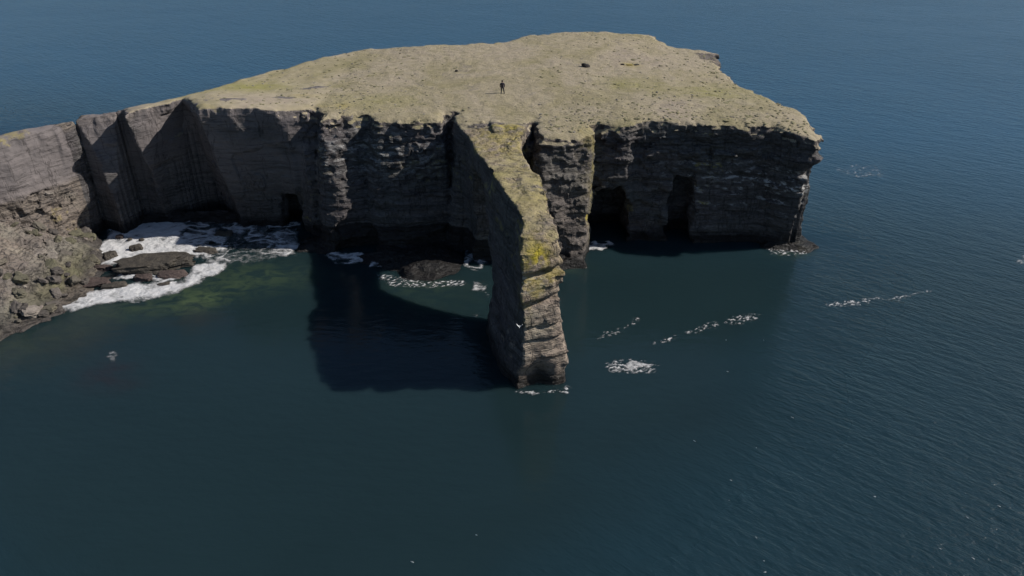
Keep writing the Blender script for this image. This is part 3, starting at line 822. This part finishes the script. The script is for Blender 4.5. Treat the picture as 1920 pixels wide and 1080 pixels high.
# ------------------------------------------------------------------ foam
def foam(polys, label, style, step=0.11, z=0.03, seed=1, strength=1.0, soft=0.8):
    W = [[at(px, py, 0) for px, py in p] for p in polys]
    allp = np.array([q for p in W for q in p])
    lo = allp.min(0) - 1.2; hi = allp.max(0) + 1.2
    ax = np.arange(lo[0], hi[0], step); ay = np.arange(lo[1], hi[1], step)
    X, Y = np.meshgrid(ax, ay, indexing='ij')
    d = np.full(X.shape, 99.0)
    for p in W:
        d = np.minimum(d, poly_sd(p, X, Y)[0])
    d = d - 0.25 * soft + 0.75 * fbm(X / 1.5, Y / 1.5, X * 0 + seed, 5, seed)
    base = sstep(0.15, -soft, d)
    wx_ = 0.7 * fbm(X / 2, Y / 2, X * 0 + 3, 2, seed + 1); wy_ = 0.7 * fbm(X / 2, Y / 2, X * 0 + 9, 2, seed + 2)
    rid = 1 - np.abs(fbm((X + wx_) / 1.7, (Y + wy_) / 1.2, X * 0 + seed, 3, seed + 4)) * 2.3
    sp = fbm((X + 0.5 * Y) / 0.32, (Y - 0.5 * X) / 0.20, X * 0, 3, seed + 7)
    if style == 'dense': den = base * (0.72 + 0.45 * fbm(X / 1.2, Y / 1.2, X * 0, 3, seed + 5)) 
    elif style == 'lace': den = base * np.clip(rid, 0, 1) * 0.85
    elif style == 'fleck': den = base * np.clip(0.20 + 0.8 * sp, 0, 1)
    else: den = base * 0.5 * np.clip(0.6 + rid, 0, 1)
    den = np.clip(den * strength, 0, 1)
    h = 0.04 + 0.16 * den * (0.6 + 0.8 * fbm(X / 0.8, Y / 0.8, X * 0, 3, seed + 8))
    idx = np.arange(X.size).reshape(X.shape)
    Q = np.stack([idx[:-1, :-1], idx[1:, :-1], idx[1:, 1:], idx[:-1, 1:]], -1).reshape(-1, 4)
    keep = den.ravel()[Q].max(1) > 0.10
    Vv = np.stack([X.ravel(), Y.ravel(), z + h.ravel()], -1)
    v_, f_, a_ = submesh(Vv, Q, keep, {"foam": den.ravel()})
    if not len(f_): return
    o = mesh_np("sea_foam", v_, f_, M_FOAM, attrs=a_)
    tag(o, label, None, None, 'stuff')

foam([[(168, 492), (185, 462), (205, 440), (212, 420), (240, 411), (330, 408), (352, 425), (345, 448), (385, 466), (400, 480), (250, 492), (200, 500)]], "thick white surf between the promontory and the largest surf rock", 'dense', seed=3, strength=1.35, soft=1.4)
foam([[(104, 580), (150, 553), (232, 535), (300, 528), (345, 528), (362, 500), (405, 490), (428, 494), (418, 512), (385, 528), (345, 543), (300, 562), (245, 566), (190, 575), (140, 584)]], "bright white surf breaking along the front of the rocks", 'dense', seed=7, strength=1.35, soft=1.6)
foam([[(228, 508), (260, 505), (300, 512), (345, 508), (340, 530), (290, 545), (180, 555), (190, 540)]], "thin foam running between the reddish surf rocks", 'lace', seed=9, strength=1.1)
foam([[(330, 455), (350, 412), (392, 420), (440, 438), (470, 462), (500, 478), (545, 484), (563, 465), (562, 418), (540, 412), (450, 410), (400, 412), (430, 455), (430, 492), (360, 484)]], "lacy foam in the shaded cove under the cliff", 'lace', seed=12, strength=1.1)
foam([[(335, 452), (345, 410), (560, 415), (566, 470), (500, 492), (425, 500), (350, 486)]], "milky veil of thin foam in the cove", 'soft', seed=33, strength=0.62, soft=1.5, z=0.01)
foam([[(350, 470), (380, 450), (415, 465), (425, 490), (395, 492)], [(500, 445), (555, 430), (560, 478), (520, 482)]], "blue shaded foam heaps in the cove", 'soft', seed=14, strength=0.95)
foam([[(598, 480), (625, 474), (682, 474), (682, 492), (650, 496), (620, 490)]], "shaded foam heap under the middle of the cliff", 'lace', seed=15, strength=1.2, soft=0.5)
foam([[(695, 500), (714, 478), (734, 474), (734, 490), (722, 503)]], "small shaded foam heap left of the black ledge", 'lace', seed=16, strength=1.2, soft=0.5)
foam([[(700, 514), (735, 516), (800, 528), (865, 526), (880, 533), (800, 541), (740, 538)]], "white foam line along the edge of the black ledge", 'fleck', seed=17, strength=1.3, soft=0.4)
foam([[(884, 528), (914, 522), (914, 552), (900, 562), (888, 545)]], "white foam at the inner foot of the ridge leg", 'lace', seed=18, strength=0.8, soft=0.5)
foam([[(872, 500), (878, 455), (912, 438), (912, 505), (890, 510)]], "faint shaded foam under the arch", 'lace', seed=19, strength=0.9)
foam([[(968, 736), (1000, 742), (1062, 738), (1062, 728), (1010, 733)]], "white wash around the foot of the ridge leg", 'fleck', seed=20, strength=1.5, soft=0.3)
foam([[(1096, 452), (1140, 455), (1150, 462), (1105, 474), (1096, 470)]], "white foam beside the buttress at the cave mouth", 'lace', seed=21, strength=1.1, soft=0.4)
foam([[(1425, 458), (1455, 462), (1518, 472), (1500, 482), (1440, 478)]], "white wash at the foot of the far right cliff corner", 'fleck', seed=22, strength=1.0, soft=0.4)
foam([[(1130, 690), (1150, 676), (1200, 670), (1240, 683), (1228, 698), (1170, 708), (1140, 702)]], "oval patch of floating foam right of the ridge", 'fleck', seed=23, strength=1.25, soft=1.1)
foam([[(1160, 690), (1175, 676), (1215, 676), (1228, 688), (1200, 700)]], "bright core of the oval floating foam patch", 'lace', seed=24, strength=0.9)
foam([[(1205, 650), (1260, 630), (1320, 608), (1380, 594), (1428, 588), (1430, 600), (1380, 608), (1320, 620), (1262, 641), (1210, 656)]], "long foam streak trailing left from the ripples", 'fleck', seed=25, strength=1.2, soft=0.7)
foam([[(1550, 572), (1600, 562), (1660, 560), (1715, 548), (1745, 546), (1700, 562), (1640, 570), (1556, 576)]], "foam streak on the rippled sea at the right", 'fleck', seed=26, strength=1.4, soft=0.5)
foam([[(1118, 636), (1165, 615), (1198, 598), (1200, 605), (1160, 624), (1122, 641)]], "faint broken foam streak above the oval patch", 'fleck', seed=27, strength=0.75, soft=0.6)
foam([[(1555, 318), (1600, 306), (1655, 312), (1665, 335), (1600, 336)]], "faint foam patch out to sea right of the headland", 'fleck', seed=28, strength=0.6, step=0.2, soft=1.2)
foam([[(190, 664), (215, 652), (225, 668), (220, 685), (206, 680)]], "faint foam over the submerged rock at lower left", 'lace', seed=29, strength=0.5, soft=0.8)
foam([[(1900, 490), (1935, 478), (1935, 494), (1905, 498)]], "small whitecap at the right edge of the view", 'fleck', seed=30, strength=1.1, soft=0.4)
foam([[(875, 590), (895, 585), (905, 596), (885, 602)]], "few foam flecks in the lit water inside the arch shadow", 'fleck', seed=31, strength=0.8, soft=0.4)

# whitecap flecks on the rippled sea
r_ = np.random.RandomState(5)
v0, f0 = ICO[1]; vs_, fs_ = [], []; k = 0
while k < 24:
    px, py = r_.uniform(700, 1920), r_.uniform(480, 1075)
    if px < 1500 - (py - 480) * 1.2 + r_.randn() * 40 or r_.rand() > 0.25 + 0.75 * (py - 480) / 600: continue
    x, y = at(px, py)
    s_ = r_.uniform(0.015, 0.05)
    a = -0.7 + r_.randn() * 0.4; c, q = math.cos(a), math.sin(a)
    v = v0 * np.array([s_ * r_.uniform(1.5, 5), s_ * 1.3, 0.03])
    v = np.stack([v[:, 0] * c - v[:, 1] * q + x, v[:, 0] * q + v[:, 1] * c + y, v[:, 2] + 0.03], 1)
    vs_.append(v); fs_.append(f0 + k * len(v0)); k += 1
M_CAP = plain("whitecap_white", (0.30, 0.33, 0.35), 0.8, 0.4)
o = mesh_np("whitecap_flecks", np.concatenate(vs_), np.concatenate(fs_), M_CAP)
tag(o, "tiny whitecap flecks scattered over the rippled water", None, None, 'stuff')

# ------------------------------------------------------------------ person
def skin(name, verts, edges, radii, mat, parent, sub=2, root=0):
    me = bpy.data.meshes.new(name); me.from_pydata(verts, edges, [])
    o = bpy.data.objects.new(name, me); COL.objects.link(o); o.parent = parent
    m_ = o.modifiers.new("skin", 'SKIN'); m_.use_smooth_shade = True
    if not me.skin_vertices: me.attributes  # layer is created with the modifier
    sv = me.skin_vertices[0].data if me.skin_vertices else None
    if sv:
        for i, r0 in enumerate(radii):
            sv[i].radius = (r0, r0) if not isinstance(r0, tuple) else r0
            sv[i].use_root = (i == root)
    s_ = o.modifiers.new("smooth", 'SUBSURF'); s_.levels = sub; s_.render_levels = sub
    me.materials.append(mat)
    return o

def tube_mesh(rings, n=12, cap=True):
    """loft of elliptical rings (cx,cy,cz,rx,ry)"""
    V_, F_ = [], []
    for (cx, cy, cz, rx, ry) in rings:
        for k in range(n):
            a = 2 * math.pi * k / n
            V_.append((cx + rx * math.cos(a), cy + ry * math.sin(a), cz))
    for i in range(len(rings) - 1):
        for k in range(n):
            a, b = i * n + k, i * n + (k + 1) % n
            F_.append((a, b, b + n, a + n))
    if cap:
        F_.append(tuple(range(n))[::-1]); F_.append(tuple(range((len(rings) - 1) * n, len(rings) * n)))
    return V_, F_

def pyobj(name, V_, F_, mat, parent, smooth=True):
    me = bpy.data.meshes.new(name); me.from_pydata(V_, [], F_)
    me.polygons.foreach_set("use_smooth", [smooth] * len(me.polygons))
    me.materials.append(mat); me.update()
    o = bpy.data.objects.new(name, me); COL.objects.link(o); o.parent = parent
    return o

M_SKIN = plain("skin", (0.36, 0.22, 0.16), 0.6, 0.1)
M_JACKET = plain("dark_jacket", (0.022, 0.018, 0.026), 0.8, 0.2)
M_TROUS = plain("grey_trousers", (0.045, 0.048, 0.055), 0.85, 0.3)
M_BOOT = plain("brown_boots", (0.05, 0.04, 0.03), 0.7, 0.3)
M_HAIR = plain("dark_hair", (0.03, 0.022, 0.016), 0.8, 0.3)
M_PACK = plain("grey_pack", (0.075, 0.085, 0.105), 0.8, 0.3)

px_, py_, pz_ = on_top(942, 175)
person = empty("person", (px_, py_, pz_ - 0.02), R(12))
person.scale = (1.2, 1.2, 1.0)
tag(person, "person in dark jacket and grey trousers standing alone on the turf", "person")
jv = []; je = []; jr = []
def chain(pts, parent_i=None):
    prev = parent_i
    for p, r0 in pts:
        jv.append(p); jr.append(r0); i = len(jv) - 1
        if prev is not None: je.append((prev, i))
        prev = i
    return prev
pel = chain([((0, 0, 0.96), 0.12)])
chest = chain([((0, 0.0, 1.15), 0.11), ((0, 0.0, 1.34), 0.13)], pel)
neck = chain([((0, 0.0, 1.47), 0.055), ((0, 0.012, 1.55), 0.055), ((0, 0.015, 1.66), 0.092), ((0, 0.01, 1.74), 0.070)], chest)
for sgn in (-1, 1):
    dx = 0.0 if sgn < 0 else 0.05
    chain([((sgn * 0.095, 0, 0.86), 0.088), ((sgn * (0.11 + dx), -0.01, 0.48), 0.058), ((sgn * (0.13 + dx * 1.5), 0.015, 0.10), 0.042), ((sgn * (0.14 + dx * 1.5), -0.13, 0.04), 0.035)], pel)
    w = chain([((sgn * 0.185, 0, 1.40), 0.055), ((sgn * 0.25, 0.02, 1.13), 0.042), ((sgn * 0.235, -0.06, 0.90), 0.027), ((sgn * 0.232, -0.085, 0.84), 0.03)], chest)
    for fi_, (oy, ln) in enumerate([(-0.03, 0.06), (-0.01, 0.07), (0.01, 0.068), (0.03, 0.055)]):
        chain([((sgn * 0.228, -0.095 + oy, 0.80), 0.010), ((sgn * 0.220, -0.100 + oy, 0.80 - ln), 0.008)], w)
    chain([((sgn * 0.20, -0.125, 0.82), 0.011), ((sgn * 0.19, -0.14, 0.79), 0.009)], w)
body = skin("body", jv, je, jr, M_SKIN, person, 1, 0)
V_, F_ = tube_mesh([(0, 0, 0.84, .175, .125), (0, 0, 0.98, .17, .125), (0, 0, 1.12, .165, .12), (0, 0, 1.28, .19, .13), (0, 0, 1.40, .20, .12), (0, 0, 1.47, .12, .09), (0, .005, 1.51, .07, .07)], 16)
pyobj("jacket", V_, F_, M_JACKET, person)
for sgn in (-1, 1):
    V_, F_ = tube_mesh([(sgn * .232, -.055, .90, .045, .048), (sgn * .248, -.01, 1.02, .052, .055), (sgn * .25, .02, 1.14, .058, .06), (sgn * .22, .01, 1.28, .066, .07), (sgn * .165, 0, 1.42, .075, .08), (sgn * .12, 0, 1.46, .05, .06)], 10)
    pyobj("sleeve", V_, F_, M_JACKET, person)
    dx = 0.0 if sgn < 0 else 0.05
    V_, F_ = tube_mesh([(sgn * (.135 + dx * 1.5), .01, .10, .06, .065), (sgn * (.115 + dx), -.01, .48, .075, .08), (sgn * .095, 0, .78, .095, .11), (sgn * .085, 0, .96, .09, .12)], 12)
    pyobj("trouser_leg", V_, F_, M_TROUS, person)
    V_, F_ = tube_mesh([(sgn * (.14 + dx * 1.5), -.05, .02, .055, .14), (sgn * (.14 + dx * 1.5), -.05, .06, .052, .13), (sgn * (.138 + dx * 1.5), -.01, .12, .055, .07), (sgn * (.137 + dx * 1.5), .01, .20, .055, .06)], 12)
    pyobj("boot", V_, F_, M_BOOT, person)
V_, F_ = tube_mesh([(0, .03, 1.60, .085, .09), (0, .03, 1.68, .103, .105), (0, .02, 1.76, .098, .105), (0, .02, 1.81, .05, .06)], 14)
pyobj("hair", V_, F_, M_HAIR, person)
for sx_ in (-1, 1):   # eyes, ears as small features
    V_, F_ = tube_mesh([(sx_ * .033, -.082, 1.665, .004, .004), (sx_ * .033, -.086, 1.672, .012, .006), (sx_ * .033, -.082, 1.680, .004, .004)], 8)
    pyobj("eye", V_, F_, M_HAIR, person)
V_, F_ = tube_mesh([(0, -.085, 1.62, .018, .012), (0, -.105, 1.63, .016, .014), (0, -.09, 1.675, .008, .008)], 8)
pyobj("nose", V_, F_, M_SKIN, person)

# ------------------------------------------------------------------ gull
M_WHITE = plain("gull_white", (0.72, 0.72, 0.71), 0.6, 0.1)
M_GREY = plain("gull_grey", (0.42, 0.44, 0.47), 0.6, 0.1)
M_BEAK = plain("gull_beak", (0.6, 0.4, 0.05), 0.5, 0.1)
gz_ = 11.2
gx_, gy_ = at(974, 613, gz_)
gull = empty("gull", (gx_, gy_, gz_), R(-10))
gull.scale = (0.52, 0.52, 0.52)
tag(gull, "white gull gliding past the shaded side of the ridge leg", "gull")
ring = [(-.28, .02, .02), (-.20, .045, .03), (-.05, .075, .065), (.1, .07, .065), (.18, .045, .045), (.23, .048, .045), (.28, .03, .03), (.30, .012, .012)]
V_, F_ = [], []
for (yy_, rx, rz_) in ring:
    for k in range(10):
        a = 2 * math.pi * k / 10
        V_.append((rx * math.cos(a), -yy_, rz_ * math.sin(a)))
for i in range(len(ring) - 1):
    for k in range(10):
        a, b = i * 10 + k, i * 10 + (k + 1) % 10
        F_.append((a, b, b + 10, a + 10))
F_.append(tuple(range(10))[::-1]); F_.append(tuple(range(len(V_) - 10, len(V_))))
pyobj("body", V_, F_, M_WHITE, gull)
for sgn in (-1, 1):
    P_ = [(.04, -.12, .10, .03, .02), (.22, -.18, .08, .20, .015), (.38, -.12, .08, .38, .01), (.54, .02, .06, .54, .006)]
    V_, F_ = [], []
    for (sx_, le, te, zz_, th) in P_:
        V_ += [(sgn * sx_, le, zz_ + th), (sgn * sx_, (le + te) / 2, zz_ + th * 1.5), (sgn * sx_, te + .04, zz_), (sgn * sx_, (le + te) / 2, zz_ - th)]
    for i in range(3):
        for k in range(4):
            a, b = i * 4 + k, i * 4 + (k + 1) % 4
            F_.append((a, b, b + 4, a + 4))
    F_.append((3, 2, 1, 0)); F_.append((12, 13, 14, 15))
    pyobj("wing", V_, F_, M_WHITE, gull)
pyobj("tail", [(-.03, .22, .0), (.03, .22, .0), (.08, .38, .01), (-.08, .38, .01), (-.03, .22, .015), (.03, .22, .015), (.08, .38, .016), (-.08, .38, .016)],
      [(0, 1, 2, 3), (7, 6, 5, 4), (0, 4, 5, 1), (1, 5, 6, 2), (2, 6, 7, 3), (3, 7, 4, 0)], M_WHITE, gull, False)
pyobj("beak", [(-.012, -.30, .008), (.012, -.30, .008), (0, -.30, -.012), (0, -.36, -.004)], [(0, 1, 2), (0, 3, 1), (1, 3, 2), (2, 3, 0)], M_BEAK, gull, False)
